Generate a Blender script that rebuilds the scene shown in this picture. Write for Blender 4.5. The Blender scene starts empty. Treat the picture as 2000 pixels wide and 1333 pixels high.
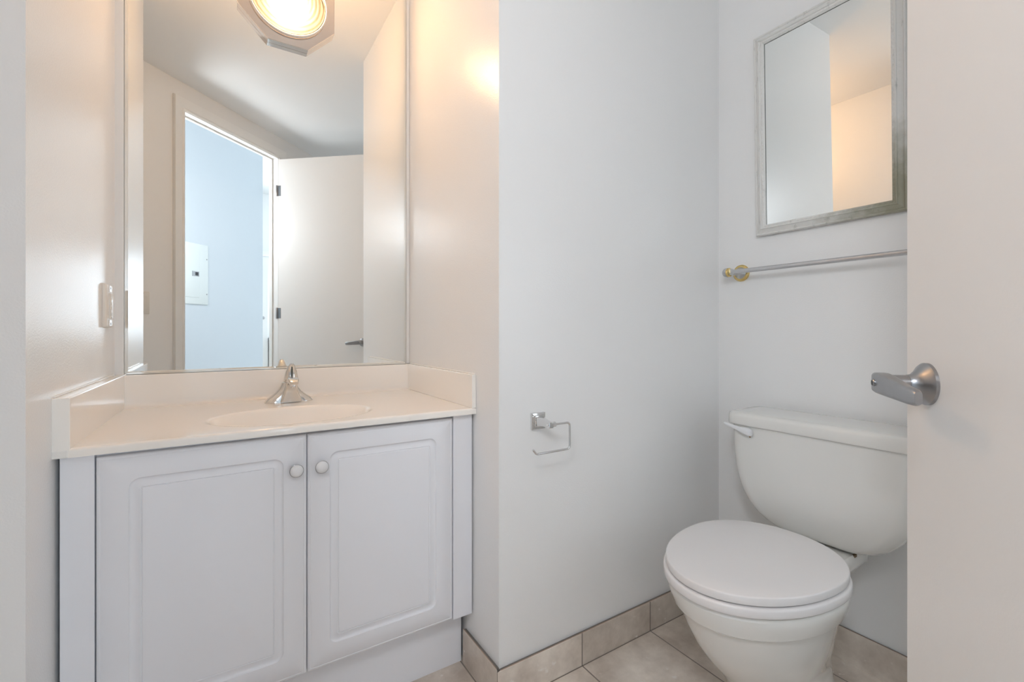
import bpy, bmesh, math
from mathutils import Vector, Matrix
PI = math.pi
S = bpy.context.scene
COL = S.collection

# ------------------------------------------------------------------ camera
FPX, YAW, CAMZ, HOR = 897.4, 0.56712, 0.9928, 647.96
cd = bpy.data.cameras.new('camera'); cam = bpy.data.objects.new('camera', cd); COL.objects.link(cam)
cd.sensor_width = 36.0; cd.sensor_fit = 'HORIZONTAL'; cd.lens = FPX / 2000 * 36.0
cd.shift_y = (HOR - 666.5) / 2000.0
cd.clip_start = 0.02
cam.location = (0, 0, CAMZ); cam.rotation_euler = (PI / 2, 0, -YAW)
S.camera = cam

# ------------------------------------------------------------------ world, light, exposure
w = bpy.data.worlds.new('sky'); S.world = w; w.use_nodes = True
bg = w.node_tree.nodes['Background']; bg.inputs[0].default_value = (0.80, 0.90, 1.0, 1); bg.inputs[1].default_value = 1.3
def area(name, loc, rot, sx, sy, power, color):
    l = bpy.data.lights.new(name, 'AREA'); l.shape = 'RECTANGLE'; l.size = sx; l.size_y = sy
    l.energy = power; l.color = color
    o = bpy.data.objects.new(name, l); COL.objects.link(o); o.location = loc; o.rotation_euler = rot
    return o
# daylight entering by the big living-room window beyond the hall (faces +Y)
area('window_daylight', (2.0, -4.56, 1.5), (PI / 2, 0, 0), 2.6, 1.1, 135.0, (0.74, 0.87, 1.0))
# fill light at an added, unseen window on the toilet wall behind the open door (faces -X)
area('added_window_fill', (1.70, -0.70, 1.15), (PI / 2, 0, PI / 2), 0.95, 1.15, 4.5, (0.84, 0.92, 1.0))
BULB = 335.0
FILL_GLOBE = 29.0  # strength of the added hall globe that fills the bathroom
S.view_settings.view_transform = 'Standard'; S.view_settings.look = 'None'
S.view_settings.exposure = 0.25; S.view_settings.gamma = 1.0
S.cycles.use_denoising = True
S.cycles.max_bounces = 10; S.cycles.diffuse_bounces = 6; S.cycles.glossy_bounces = 5
S.cycles.use_adaptive_sampling = True; S.cycles.adaptive_threshold = 0.03
S.cycles.transparent_max_bounces = 12; S.cycles.transmission_bounces = 8
S.cycles.sample_clamp_indirect = 6.0

# ------------------------------------------------------------------ materials
def mat(name, col, rough=0.5, metal=0.0, spec=0.5, coat=0.0, bump=0.0, bscale=200.0, var=0.0, vscale=6.0):
    m = bpy.data.materials.new(name); m.use_nodes = True
    nt = m.node_tree; b = nt.nodes['Principled BSDF']
    b.inputs['Base Color'].default_value = (*col, 1); b.inputs['Roughness'].default_value = rough
    b.inputs['Metallic'].default_value = metal; b.inputs['Specular IOR Level'].default_value = spec
    if coat: b.inputs['Coat Weight'].default_value = coat; b.inputs['Coat Roughness'].default_value = 0.05
    tc = nt.nodes.new('ShaderNodeTexCoord')
    if bump:
        n = nt.nodes.new('ShaderNodeTexNoise'); n.inputs['Scale'].default_value = bscale; n.inputs['Detail'].default_value = 3
        bp = nt.nodes.new('ShaderNodeBump'); bp.inputs['Strength'].default_value = bump; bp.inputs['Distance'].default_value = 0.001
        nt.links.new(tc.outputs['Object'], n.inputs['Vector']); nt.links.new(n.outputs['Fac'], bp.inputs['Height'])
        nt.links.new(bp.outputs['Normal'], b.inputs['Normal'])
    if var:
        n = nt.nodes.new('ShaderNodeTexNoise'); n.inputs['Scale'].default_value = vscale; n.inputs['Detail'].default_value = 4
        r = nt.nodes.new('ShaderNodeMix'); r.data_type = 'RGBA'
        r.inputs[6].default_value = (*[c * (1 - var) for c in col], 1); r.inputs[7].default_value = (*[min(1, c * (1 + var)) for c in col], 1)
        nt.links.new(tc.outputs['Object'], n.inputs['Vector']); nt.links.new(n.outputs['Fac'], r.inputs[0])
        nt.links.new(r.outputs[2], b.inputs['Base Color'])
    return m

M_wall = mat('wall_paint', (0.87, 0.865, 0.855), 0.26, spec=0.5, bump=0.35, bscale=300, var=0.012, vscale=3)
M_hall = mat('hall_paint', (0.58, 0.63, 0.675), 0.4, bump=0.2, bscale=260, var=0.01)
M_ceil = mat('ceiling_paint', (0.87, 0.87, 0.865), 0.6, bump=0.15, bscale=200)
M_trim = mat('trim_paint', (0.85, 0.845, 0.83), 0.3, bump=0.05, bscale=60)
M_door = mat('door_paint', (0.81, 0.79, 0.765), 0.38, bump=0.12, bscale=220, var=0.01)
M_foil = mat('white_foil', (0.86, 0.865, 0.90), 0.34, var=0.01, vscale=4)
M_dark = mat('dark_gap', (0.05, 0.05, 0.05), 0.8, var=0.1)
M_marble = mat('cultured_marble', (0.94, 0.90, 0.845), 0.10, spec=0.5, coat=0.3, var=0.012, vscale=5)
M_caulk = mat('caulk', (0.84, 0.82, 0.78), 0.35, bump=0.5, bscale=90)
M_ceramic = mat('porcelain', (0.80, 0.79, 0.755), 0.12, coat=0.6, var=0.01, vscale=4)
M_seat = mat('seat_plastic', (0.80, 0.775, 0.765), 0.22, var=0.012, vscale=5)
M_plastic = mat('white_plastic', (0.82, 0.82, 0.83), 0.28, var=0.01)
M_chrome = mat('chrome', (0.78, 0.78, 0.78), 0.07, metal=1.0, var=0.02, vscale=40)
M_faucet = mat('faucet_chrome', (0.74, 0.72, 0.69), 0.09, metal=1.0, var=0.02, vscale=40)
M_lampmetal = mat('lamp_chrome', (0.66, 0.62, 0.59), 0.08, metal=1.0, var=0.02, vscale=30)
M_nickel = mat('satin_nickel', (0.40, 0.40, 0.41), 0.28, metal=1.0, var=0.06, vscale=80)
M_bar = mat('brushed_bar', (0.60, 0.60, 0.61), 0.25, metal=1.0, var=0.04, vscale=60)
M_brass = mat('brass', (0.74, 0.56, 0.24), 0.18, metal=1.0, var=0.08, vscale=60)
M_pewter = mat('worn_chrome', (0.56, 0.57, 0.58), 0.30, metal=1.0, bump=0.4, bscale=120, var=0.15, vscale=50)
M_ivory = mat('ivory_plastic', (0.80, 0.76, 0.70), 0.35, var=0.01)
M_rust = mat('rust', (0.30, 0.16, 0.04), 0.8, var=0.3, vscale=200)
M_stain = mat('brown_stain', (0.20, 0.14, 0.08), 0.8, var=0.3, vscale=200)
M_panel = mat('panel_steel', (0.72, 0.76, 0.755), 0.4, var=0.01)
M_blackpl = mat('black_plastic', (0.03, 0.03, 0.035), 0.4, var=0.05)
M_wood = mat('hall_boards', (0.70, 0.67, 0.63), 0.4, var=0.1, vscale=8)
M_beige = mat('beige_enamel', (0.66, 0.62, 0.57), 0.5, var=0.02)
M_grout = mat('grout', (0.19, 0.17, 0.15), 0.9, bump=0.4, bscale=300, var=0.15, vscale=40)
M_biscuit = mat('tile_edge', (0.42, 0.30, 0.23), 0.8, var=0.2, vscale=50)
M_backing = mat('lamp_backing', (0.11, 0.10, 0.09), 0.4, var=0.05)
M_mirror = mat('silvered_glass', (0.86, 0.885, 0.875), 0.0, metal=1.0, var=0.003)
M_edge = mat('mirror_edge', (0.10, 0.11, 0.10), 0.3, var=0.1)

def tile_mat(name, axis, ox, oy, sx, sy, tone=1.0):
    """stone-look porcelain tile, grout joints at ox + k*sx along the first axis and oy + k*sy along the second"""
    m = bpy.data.materials.new(name); m.use_nodes = True; nt = m.node_tree; b = nt.nodes['Principled BSDF']; L = nt.links.new
    tc = nt.nodes.new('ShaderNodeTexCoord'); sep = nt.nodes.new('ShaderNodeSeparateXYZ'); L(tc.outputs['Object'], sep.inputs[0])
    cmb = nt.nodes.new('ShaderNodeCombineXYZ')
    def off(out, o):
        a = nt.nodes.new('ShaderNodeMath'); a.operation = 'SUBTRACT'; L(out, a.inputs[0]); a.inputs[1].default_value = o; return a.outputs[0]
    L(off(sep.outputs[axis[0]], ox - 40 * sx), cmb.inputs[0]); L(off(sep.outputs[axis[1]], oy - 40 * sy), cmb.inputs[1])
    br = nt.nodes.new('ShaderNodeTexBrick'); br.offset = 0.0; br.squash = 1.0
    br.inputs['Scale'].default_value = 1.0; br.inputs['Brick Width'].default_value = sx; br.inputs['Row Height'].default_value = sy
    br.inputs['Mortar Size'].default_value = 0.0022; br.inputs['Mortar Smooth'].default_value = 0.1
    br.inputs['Color1'].default_value = (0.92, 0.92, 0.92, 1); br.inputs['Color2'].default_value = (1.06, 1.06, 1.06, 1); br.inputs['Mortar'].default_value = (0, 0, 0, 1)
    L(cmb.outputs[0], br.inputs['Vector'])
    n1 = nt.nodes.new('ShaderNodeTexNoise'); n1.inputs['Scale'].default_value = 7; n1.inputs['Detail'].default_value = 7; n1.inputs['Roughness'].default_value = 0.62
    n2 = nt.nodes.new('ShaderNodeTexNoise'); n2.inputs['Scale'].default_value = 34; n2.inputs['Detail'].default_value = 5
    L(tc.outputs['Object'], n1.inputs['Vector']); L(tc.outputs['Object'], n2.inputs['Vector'])
    cr = nt.nodes.new('ShaderNodeValToRGB'); e = cr.color_ramp.elements
    e[0].position = 0.32; e[0].color = (0.52 * tone, 0.44 * tone, 0.37 * tone, 1); e[1].position = 0.70; e[1].color = (0.88 * tone, 0.80 * tone, 0.71 * tone, 1)
    L(n1.outputs['Fac'], cr.inputs[0])
    # pale flecks worn into the glaze
    cr2 = nt.nodes.new('ShaderNodeValToRGB'); e2 = cr2.color_ramp.elements
    e2[0].position = 0.66; e2[0].color = (0, 0, 0, 1); e2[1].position = 0.72; e2[1].color = (1, 1, 1, 1); L(n2.outputs['Fac'], cr2.inputs[0])
    mx = nt.nodes.new('ShaderNodeMix'); mx.data_type = 'RGBA'; L(cr2.outputs[0], mx.inputs[0]); L(cr.outputs[0], mx.inputs[6]); mx.inputs[7].default_value = (0.82, 0.77, 0.71, 1)
    mul = nt.nodes.new('ShaderNodeMix'); mul.data_type = 'RGBA'; mul.blend_type = 'MULTIPLY'; mul.inputs[0].default_value = 1.0
    L(mx.outputs[2], mul.inputs[6]); L(br.outputs['Color'], mul.inputs[7])
    fin = nt.nodes.new('ShaderNodeMix'); fin.data_type = 'RGBA'; L(br.outputs['Fac'], fin.inputs[0]); L(mul.outputs[2], fin.inputs[6]); fin.inputs[7].default_value = (0.24, 0.205, 0.175, 1)
    L(fin.outputs[2], b.inputs['Base Color']); b.inputs['Roughness'].default_value = 0.42
    inv = nt.nodes.new('ShaderNodeMath'); inv.operation = 'SUBTRACT'; inv.inputs[0].default_value = 1.0; L(br.outputs['Fac'], inv.inputs[1])
    bp = nt.nodes.new('ShaderNodeBump'); bp.inputs['Strength'].default_value = 0.6; bp.inputs['Distance'].default_value = 0.002
    L(inv.outputs[0], bp.inputs['Height']); L(bp.outputs['Normal'], b.inputs['Normal'])
    return m
M_tile = tile_mat('floor_tile', (0, 1), 0.0205, 0.150, 0.296, 0.296)
M_bbx = tile_mat('baseboard_tile_x', (0, 2), 0.0205, -5.0, 0.296, 10.0, 0.96)
M_bby = tile_mat('baseboard_tile_y', (1, 2), 0.150, -5.0, 0.296, 10.0, 0.96)

def frame_paint():
    m = bpy.data.materials.new('distressed_paint'); m.use_nodes = True; nt = m.node_tree; b = nt.nodes['Principled BSDF']; L = nt.links.new
    tc = nt.nodes.new('ShaderNodeTexCoord')
    n = nt.nodes.new('ShaderNodeTexNoise'); n.inputs['Scale'].default_value = 55; n.inputs['Detail'].default_value = 8; n.inputs['Roughness'].default_value = 0.7
    mp = nt.nodes.new('ShaderNodeMapping'); mp.inputs['Scale'].default_value = (1, 1, 0.25); L(tc.outputs['Object'], mp.inputs[0]); L(mp.outputs[0], n.inputs['Vector'])
    cr = nt.nodes.new('ShaderNodeValToRGB'); e = cr.color_ramp.elements
    e[0].position = 0.30; e[0].color = (0.42, 0.42, 0.39, 1); e[1].position = 0.44; e[1].color = (0.76, 0.75, 0.72, 1); L(n.outputs['Fac'], cr.inputs[0])
    # verdigris-like wear around the lower corner nearest the door
    vm = nt.nodes.new('ShaderNodeVectorMath'); vm.operation = 'DISTANCE'; vm.inputs[1].default_value = (-0.025, -0.195, 0.05); L(tc.outputs['Object'], vm.inputs[0])
    n3 = nt.nodes.new('ShaderNodeTexNoise'); n3.inputs['Scale'].default_value = 40; n3.inputs['Detail'].default_value = 6; L(tc.outputs['Object'], n3.inputs['Vector'])
    ad = nt.nodes.new('ShaderNodeMath'); ad.operation = 'MULTIPLY_ADD'; L(n3.outputs['Fac'], ad.inputs[0]); ad.inputs[1].default_value = 0.16; L(vm.outputs['Value'], ad.inputs[2])
    mr = nt.nodes.new('ShaderNodeMapRange'); mr.inputs['From Min'].default_value = 0.13; mr.inputs['From Max'].default_value = 0.31; mr.inputs['To Min'].default_value = 0.85; mr.inputs['To Max'].default_value = 0.0
    L(ad.outputs[0], mr.inputs[0])
    mx = nt.nodes.new('ShaderNodeMix'); mx.data_type = 'RGBA'; L(mr.outputs[0], mx.inputs[0]); L(cr.outputs[0], mx.inputs[6]); mx.inputs[7].default_value = (0.27, 0.26, 0.17, 1)
    L(mx.outputs[2], b.inputs['Base Color']); b.inputs['Roughness'].default_value = 0.5
    v = nt.nodes.new('ShaderNodeTexVoronoi'); v.inputs['Scale'].default_value = 110; L(tc.outputs['Object'], v.inputs['Vector'])
    bp = nt.nodes.new('ShaderNodeBump'); bp.inputs['Strength'].default_value = 0.35; bp.inputs['Distance'].default_value = 0.002
    L(v.outputs['Distance'], bp.inputs['Height']); L(bp.outputs['Normal'], b.inputs['Normal'])
    return m
M_frame = frame_paint()

def lens_mat():
    m = bpy.data.materials.new('pressed_glass'); m.use_nodes = True; nt = m.node_tree; L = nt.links.new
    nt.nodes.remove(nt.nodes['Principled BSDF']); out = nt.nodes['Material Output']
    tr = nt.nodes.new('ShaderNodeBsdfTransparent'); tr.inputs[0].default_value = (1, 0.95, 0.88, 1)
    tl = nt.nodes.new('ShaderNodeBsdfTranslucent'); tl.inputs[0].default_value = (0.10, 0.088, 0.078, 1)
    gl = nt.nodes.new('ShaderNodeBsdfGlossy'); gl.inputs['Roughness'].default_value = 0.1
    tc = nt.nodes.new('ShaderNodeTexCoord'); nz = nt.nodes.new('ShaderNodeTexNoise'); nz.inputs['Scale'].default_value = 160
    bp = nt.nodes.new('ShaderNodeBump'); bp.inputs['Strength'].default_value = 0.3; bp.inputs['Distance'].default_value = 0.002
    L(tc.outputs['Object'], nz.inputs['Vector']); L(nz.outputs['Fac'], bp.inputs['Height']); L(bp.outputs['Normal'], tl.inputs['Normal']); L(bp.outputs['Normal'], gl.inputs['Normal'])
    a = nt.nodes.new('ShaderNodeMixShader'); a.inputs[0].default_value = 0.45; L(tr.outputs[0], a.inputs[1]); L(tl.outputs[0], a.inputs[2])
    c = nt.nodes.new('ShaderNodeMixShader'); c.inputs[0].default_value = 0.06; L(a.outputs[0], c.inputs[1]); L(gl.outputs[0], c.inputs[2])
    L(c.outputs[0], out.inputs[0]); return m
M_lens = lens_mat()
def emit(name, col, s):
    m = bpy.data.materials.new(name); m.use_nodes = True; b = m.node_tree.nodes['Principled BSDF']
    b.inputs['Base Color'].default_value = (1, 1, 1, 1); b.inputs['Emission Color'].default_value = (*col, 1); b.inputs['Emission Strength'].default_value = s
    return m
M_bulb = emit('bulb_glow', (1.0, 0.62, 0.335), BULB)
def pane_mat():
    m = bpy.data.materials.new('window_glass'); m.use_nodes = True; nt = m.node_tree; L = nt.links.new
    nt.nodes.remove(nt.nodes['Principled BSDF'])
    tr = nt.nodes.new('ShaderNodeBsdfTransparent'); gl = nt.nodes.new('ShaderNodeBsdfGlossy'); gl.inputs['Roughness'].default_value = 0.02
    a = nt.nodes.new('ShaderNodeMixShader'); a.inputs[0].default_value = 0.05; L(tr.outputs[0], a.inputs[1]); L(gl.outputs[0], a.inputs[2]); L(a.outputs[0], nt.nodes['Material Output'].inputs[0]); return m
M_pane = pane_mat()

# ------------------------------------------------------------------ mesh helpers
def obj(name, bm, m, parent=None, smooth=True, ang=38, bevel=0.0, seg=2, kind=None, fix=True):
    if fix: bmesh.ops.recalc_face_normals(bm, faces=bm.faces)
    me = bpy.data.meshes.new(name); bm.to_mesh(me); bm.free()
    for mm in (m if isinstance(m, (list, tuple)) else [m]): me.materials.append(mm)
    o = bpy.data.objects.new(name, me); COL.objects.link(o)
    if parent is not None:                      # meshes are written in the place's own coordinates
        root = parent; mw = Matrix.Identity(4); chain = []
        while root is not None: chain.append(root); root = root.parent
        for r in reversed(chain): mw = mw @ r.matrix_basis
        me.transform(mw.inverted()); o.parent = parent
    if smooth:
        for p in me.polygons: p.use_smooth = True
        me.set_sharp_from_angle(angle=math.radians(ang))
    if bevel:
        b = o.modifiers.new('bevel', 'BEVEL'); b.width = bevel; b.segments = seg; b.limit_method = 'ANGLE'; b.angle_limit = math.radians(40); b.harden_normals = False
    if kind: o['kind'] = kind
    return o
def tag(o, label, cat=None, kind=None, group=None):
    o['label'] = label
    if cat: o['category'] = cat
    if kind: o['kind'] = kind
    if group: o['group'] = group
    return o
def thing(name, loc, label, cat, kind=None, rz=0.0):
    o = bpy.data.objects.new(name, None); COL.objects.link(o); o.location = loc; o.rotation_euler = (0, 0, rz); o.empty_display_size = 0.05
    return tag(o, label, cat, kind)
def box(bm, x0, x1, y0, y1, z0, z1, T=None, mi=0):
    v = [bm.verts.new((x, y, z)) for z in (z0, z1) for x, y in ((x0, y0), (x1, y0), (x1, y1), (x0, y1))]
    fs = [bm.faces.new([v[i] for i in f]) for f in ((3, 2, 1, 0), (4, 5, 6, 7), (0, 1, 5, 4), (1, 2, 6, 5), (2, 3, 7, 6), (3, 0, 4, 7))]
    for f in fs: f.material_index = mi
    if T is not None:
        for q in v: q.co = T @ q.co
    return v
def prism(bm, pts, z0, z1, T=None):
    n = len(pts); a = [bm.verts.new((x, y, z0)) for x, y in pts]; b = [bm.verts.new((x, y, z1)) for x, y in pts]
    bm.faces.new(a[::-1]); bm.faces.new(b)
    for i in range(n): bm.faces.new((a[i], a[(i + 1) % n], b[(i + 1) % n], b[i]))
    if T is not None:
        for q in a + b: q.co = T @ q.co
def loft(bm, loops, cap0=True, cap1=True, T=None, mi=0, closed=True):
    vs = [[bm.verts.new(p) for p in lp] for lp in loops]; n = len(loops[0])
    for a, b in zip(vs[:-1], vs[1:]):
        for i in range(n if closed else n - 1):
            f = bm.faces.new((a[i], a[(i + 1) % n], b[(i + 1) % n], b[i])); f.material_index = mi
    if cap0: bm.faces.new(vs[0][::-1]).material_index = mi
    if cap1: bm.faces.new(vs[-1]).material_index = mi
    if T is not None:
        for l in vs:
            for q in l: q.co = T @ q.co
    return vs
def frame_to(p, z):
    """matrix whose local z points along z, at p"""
    z = Vector(z).normalized(); up = Vector((0, 0, 1)) if abs(z.z) < 0.9 else Vector((0, 1, 0))
    x = up.cross(z).normalized(); y = z.cross(x)
    return Matrix.Translation(p) @ Matrix((x, y, z)).transposed().to_4x4()
def lathe(bm, prof, T, n=48, mi=None):
    """profile [(r, h)] around local z"""
    loops = [[Vector((max(r, 1e-5) * math.cos(2 * PI * i / n), max(r, 1e-5) * math.sin(2 * PI * i / n), h)) for i in range(n)] for r, h in prof]
    vs = [[bm.verts.new(T @ p) for p in lp] for lp in loops]
    for k, (a, b) in enumerate(zip(vs[:-1], vs[1:])):
        for i in range(n):
            f = bm.faces.new((a[i], a[(i + 1) % n], b[(i + 1) % n], b[i]))
            if mi: f.material_index = mi[k]
    bm.faces.new(vs[0][::-1]).material_index = mi[0] if mi else 0
    bm.faces.new(vs[-1]).material_index = mi[-1] if mi else 0
def arc_path(pts, rad, n=8):
    """polyline with rounded corners"""
    P = [Vector(p) for p in pts]; out = [P[0]]
    for a, b, c in zip(P[:-2], P[1:-1], P[2:]):
        u = (a - b).normalized(); v = (c - b).normalized(); half = math.acos(max(-1, min(1, u.dot(v)))) / 2
        t = min(rad / math.tan(half), (a - b).length * .49, (c - b).length * .49)
        p0, p1 = b + u * t, b + v * t
        for i in range(n + 1):
            s = i / n; out.append((1 - s) ** 2 * p0 + 2 * s * (1 - s) * b + s * s * p1)
    out.append(P[-1]); return out
def tube(bm, pts, r, n=14, mi=0):
    P = [Vector(p) for p in pts]; loops = []; nrm = None
    for i, p in enumerate(P):
        t = (P[min(i + 1, len(P) - 1)] - P[max(i - 1, 0)]).normalized()
        if nrm is None: nrm = t.orthogonal().normalized()
        nrm = (nrm - t * nrm.dot(t)).normalized(); bi = t.cross(nrm)
        rr = r[i] if isinstance(r, (list, tuple)) else r
        loops.append([p + (nrm * math.cos(2 * PI * k / n) + bi * math.sin(2 * PI * k / n)) * rr for k in range(n)])
    loft(bm, loops, mi=mi)
def rrect(x0, x1, y0, y1, r, n=6):
    r = max(r, 1e-4); out = []
    for cx, cy, a in ((x1 - r, y1 - r, 0), (x0 + r, y1 - r, PI / 2), (x0 + r, y0 + r, PI), (x1 - r, y0 + r, 1.5 * PI)):
        for i in range(n + 1):
            t = a + PI / 2 * i / n; out.append((cx + r * math.cos(t), cy + r * math.sin(t)))
    return out
def egg(x0, af, ar, yc, b, nf=2.0, nr=2.3, n=64):
    """plan outline: half-ellipse to the front (-x), fuller towards the rear (+x)"""
    out = []
    for i in range(n):
        t = 2 * PI * i / n; c, s = math.cos(t), math.sin(t); e = nr if c > 0 else nf; a = ar if c > 0 else af
        out.append((x0 + a * math.copysign(abs(c) ** (2 / e), c), yc + b * math.copysign(abs(s) ** (2 / e), s)))
    return out

# ------------------------------------------------------------------ room shell
G, XL, XR, MY, QX, CZ, HC = 1.05, -0.2645, 0.6277, 1.7383, 1.600, 2.384, 3.10
XLB = -0.2535                                     # left alcove wall runs slightly in towards the mirror
A = Vector((-0.3299, 0.4629, 0)); D = Vector((0.72153, -0.69238, 0)); N = Vector((-0.69238, -0.72153, 0))   # diagonal door wall: start, along, outwards
def dw(s, o, z=0.0): p = A + D * s + N * o; return Vector((p.x, p.y, z))
TD = Matrix((D, N, Vector((0, 0, 1)))).transposed().to_4x4(); TD = Matrix.Translation(A) @ TD      # (s, outwards, z) -> place
S0, S1, DH = 0.228, 0.942, 2.225                  # door opening along the diagonal wall, and its head
WT = 0.065

def poly_wall(name, pts, label, m=M_wall, z0=0.0, z1=CZ):
    bm = bmesh.new(); prism(bm, pts, z0, z1); return tag(obj(name, bm, m, smooth=False), label, kind='structure')
poly_wall('wall_back', [(-0.37, MY), (0.73, MY), (0.73, MY + .11), (-0.37, MY + .11)], 'cream wall behind the large mirror at the back of the vanity alcove')
poly_wall('wall_alcove_left', [(XL, G), (XLB, MY), (-0.37, MY), (-0.37, G + .1)], 'glossy cream side wall of the vanity alcove carrying the outlet')
poly_wall('wall_alcove_right', [(XR, G), (XR + .1, G + .1), (XR + .1, MY), (XR, MY)], 'cream side wall of the vanity alcove ending at the pale grey wall')
poly_wall('wall_front', [(XR, G), (QX, G), (QX + .11, G + .11), (XR + .1, G + .1)], 'pale grey wall with the chrome toilet paper holder')
lx = dw(-0.848, 0).x
poly_wall('wall_left', [(XL, G), (-0.37, G + .1), (lx - .12, G + .1), (lx, G)], 'narrow grey wall strip left of the vanity alcove')
c1 = dw(2.675, 0); c2 = dw(2.675 + .18, WT)
VY0, VY1, VZ0, VZ1 = -1.20, -0.20, 0.55, 1.75
bm = bmesh.new()
prism(bm, [(QX, G), (QX, VY1), (QX + .11, VY1), (QX + .11, G + .11)], 0, CZ); prism(bm, [(QX, VY0), (QX, c1.y), (QX + .11, c1.y - .05), (QX + .11, VY0)], 0, CZ)
box(bm, QX, QX + .11, VY0, VY1, 0, VZ0); box(bm, QX, QX + .11, VY0, VY1, VZ1, CZ)
tag(obj('wall_right', bm, M_wall, smooth=False), 'pale wall behind the toilet with the framed mirror and towel bar', kind='structure')
bm = bmesh.new()
prism(bm, [(-.848, 0), (S0 - .02, 0), (S0 - .02, WT), (-.98, WT)], 0, HC, TD)
prism(bm, [(S1 + .02, 0), (2.675, 0), (2.80, WT), (S1 + .02, WT)], 0, HC, TD)
prism(bm, [(S0 - .02, 0), (S1 + .02, 0), (S1 + .02, WT), (S0 - .02, WT)], DH + .02, HC, TD)
tag(obj('wall_entry', bm, M_wall, smooth=False), 'diagonal wall with the open doorway, seen in the large mirror', kind='structure')
# floor: bathroom tile out to the middle of the diagonal wall
bm = bmesh.new()
f0, f1 = dw(-1.1, .06), dw(2.9, .06)
prism(bm, [(f0.x, f0.y), (f1.x, f1.y), (1.72, 1.85), (f0.x, 1.85)], -0.02, 0.0)
tag(obj('floor', bm, M_tile, smooth=False), 'beige stone-look floor tiles with dark grout', kind='structure')
bm = bmesh.new(); box(bm, -4.2, 4.6, -5.0, 2.2, -0.12, -0.02)
tag(obj('floor_hall', bm, M_wood, smooth=False), 'floor of the hall beyond the doorway', kind='structure')
bm = bmesh.new(); g0, g1 = dw(-1.0, .05), dw(2.75, .05)
prism(bm, [(g0.x, g0.y), (g1.x, g1.y), (1.72, 1.85), (g0.x, 1.85)], CZ, CZ + .1)
tag(obj('ceiling', bm, M_ceil, smooth=False), 'white ceiling seen in the large mirror', kind='structure')
# hall and the room beyond it, with a taller ceiling

bm = bmesh.new(); box(bm, -4.2, 4.6, -5.0, 2.2, HC, HC + .1)
tag(obj('ceiling_hall', bm, M_ceil, smooth=False), 'tall ceiling of the hall and the bright room', kind='structure')
h1 = dw(2.018, 1.1)
bm = bmesh.new(); prism(bm, [(-1.9, 1.1), (2.018, 1.1), (2.018, 1.22), (-1.9, 1.22)], -.02, HC, TD)
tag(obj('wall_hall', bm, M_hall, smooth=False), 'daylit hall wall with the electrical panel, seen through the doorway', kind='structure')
bm = bmesh.new(); prism(bm, [(-1.9, 1.1), (-1.9, WT - .6), (-1.78, WT - .6), (-1.78, 1.1)], -.02, HC, TD)
tag(obj('wall_hall_end', bm, M_wall, smooth=False), 'end wall of the hall', kind='structure')
bm = bmesh.new(); prism(bm, [(-1.78, WT), (-.98, WT), (-.86, WT - .1), (-1.78, WT - .1)], -.02, HC, TD)
tag(obj('wall_hall_side', bm, M_wall, smooth=False), 'hall wall in line with the doorway', kind='structure')
q = dw(2.0, 1.22)
poly_wall('wall_living_left', [(q.x, q.y), (-0.35, q.y - .1), (-0.35, -4.5), (-0.47, -4.5), (-0.47, q.y)], 'side wall of the bright room beyond the hall', z0=-.02, z1=HC)
k0 = dw(2.80, WT)
poly_wall('wall_living_back', [(k0.x, k0.y), (4.2, k0.y), (4.2, k0.y + .1), (k0.x + .02, k0.y + .1)], 'wall of the bright room beside the bathroom', z0=-.02, z1=HC)
bm = bmesh.new()
box(bm, 4.2, 4.3, -4.6, -4.1, -.02, HC); box(bm, 4.2, 4.3, -1.9, k0.y + .1, -.02, HC); box(bm, 4.2, 4.3, -4.1, -1.9, -.02, .65); box(bm, 4.2, 4.3, -4.1, -1.9, 2.15, HC)
tag(obj('wall_living_right', bm, M_wall, smooth=False), 'side wall of the bright room with a window', kind='structure')
WX0, WX1, WZ0, WZ1 = 0.66, 3.35, 0.92, 2.02
bm = bmesh.new()
box(bm, -.47, WX0, -4.6, -4.5, -.02, HC); box(bm, WX1, 4.2, -4.6, -4.5, -.02, HC); box(bm, WX0, WX1, -4.6, -4.5, -.02, WZ0); box(bm, WX0, WX1, -4.6, -4.5, WZ1, HC)
tag(obj('wall_living_far', bm, M_wall, smooth=False), 'far wall of the bright room seen through the doorway', kind='structure')
def window(name, label, T, w_, z0, z1):
    bm = bmesh.new(); t = .05
    box(bm, 0, w_, -.04, .02, z0, z0 + t, T); box(bm, 0, w_, -.04, .02, z1 - t, z1, T)
    for x in (0, w_ / 2 - t / 2, w_ - t): box(bm, x, x + t, -.04, .02, z0 + t, z1 - t, T)
    r = tag(obj(name, bm, M_trim, smooth=False), label, kind='structure')
    bm = bmesh.new(); box(bm, t, w_ - t, -.012, -.006, z0 + t, z1 - t, T); obj('window_pane', bm, M_pane, r, smooth=False)
    return r
window('window_1', 'bright window at the far end of the room beyond the hall', Matrix.Translation((WX0, -4.53, 0)), WX1 - WX0, WZ0, WZ1)
window('window_2', 'side window of the room beyond the hall', Matrix.Translation((4.23, -4.1, 0)) @ Matrix.Rotation(PI / 2, 4, 'Z'), 2.2, .65, 2.15)
window('fill_window_3', 'added bathroom window for fill light, out of view behind the open door', Matrix.Translation((QX + .05, VY0, 0)) @ Matrix.Rotation(PI / 2, 4, 'Z'), VY1 - VY0, VZ0, VZ1)  # added window, unseen, built around the extra fill light
bm = bmesh.new(); box(bm, -.18, .625, -4.495, -4.455, -.02, 1.99)
d2 = tag(obj('door_2', bm, M_door, smooth=False, bevel=.002), 'pale door at the far end of the bright room', kind='structure')
bm = bmesh.new(); lathe(bm, [(.024, 0), (.024, .008), (.01, .012), (.01, .04)], frame_to((.56, -4.455, 1.2), (0, 1, 0)), 20); box(bm, .46, .57, -4.42, -4.405, 1.19, 1.21)
obj('door_handle', bm, M_nickel, d2)
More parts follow.
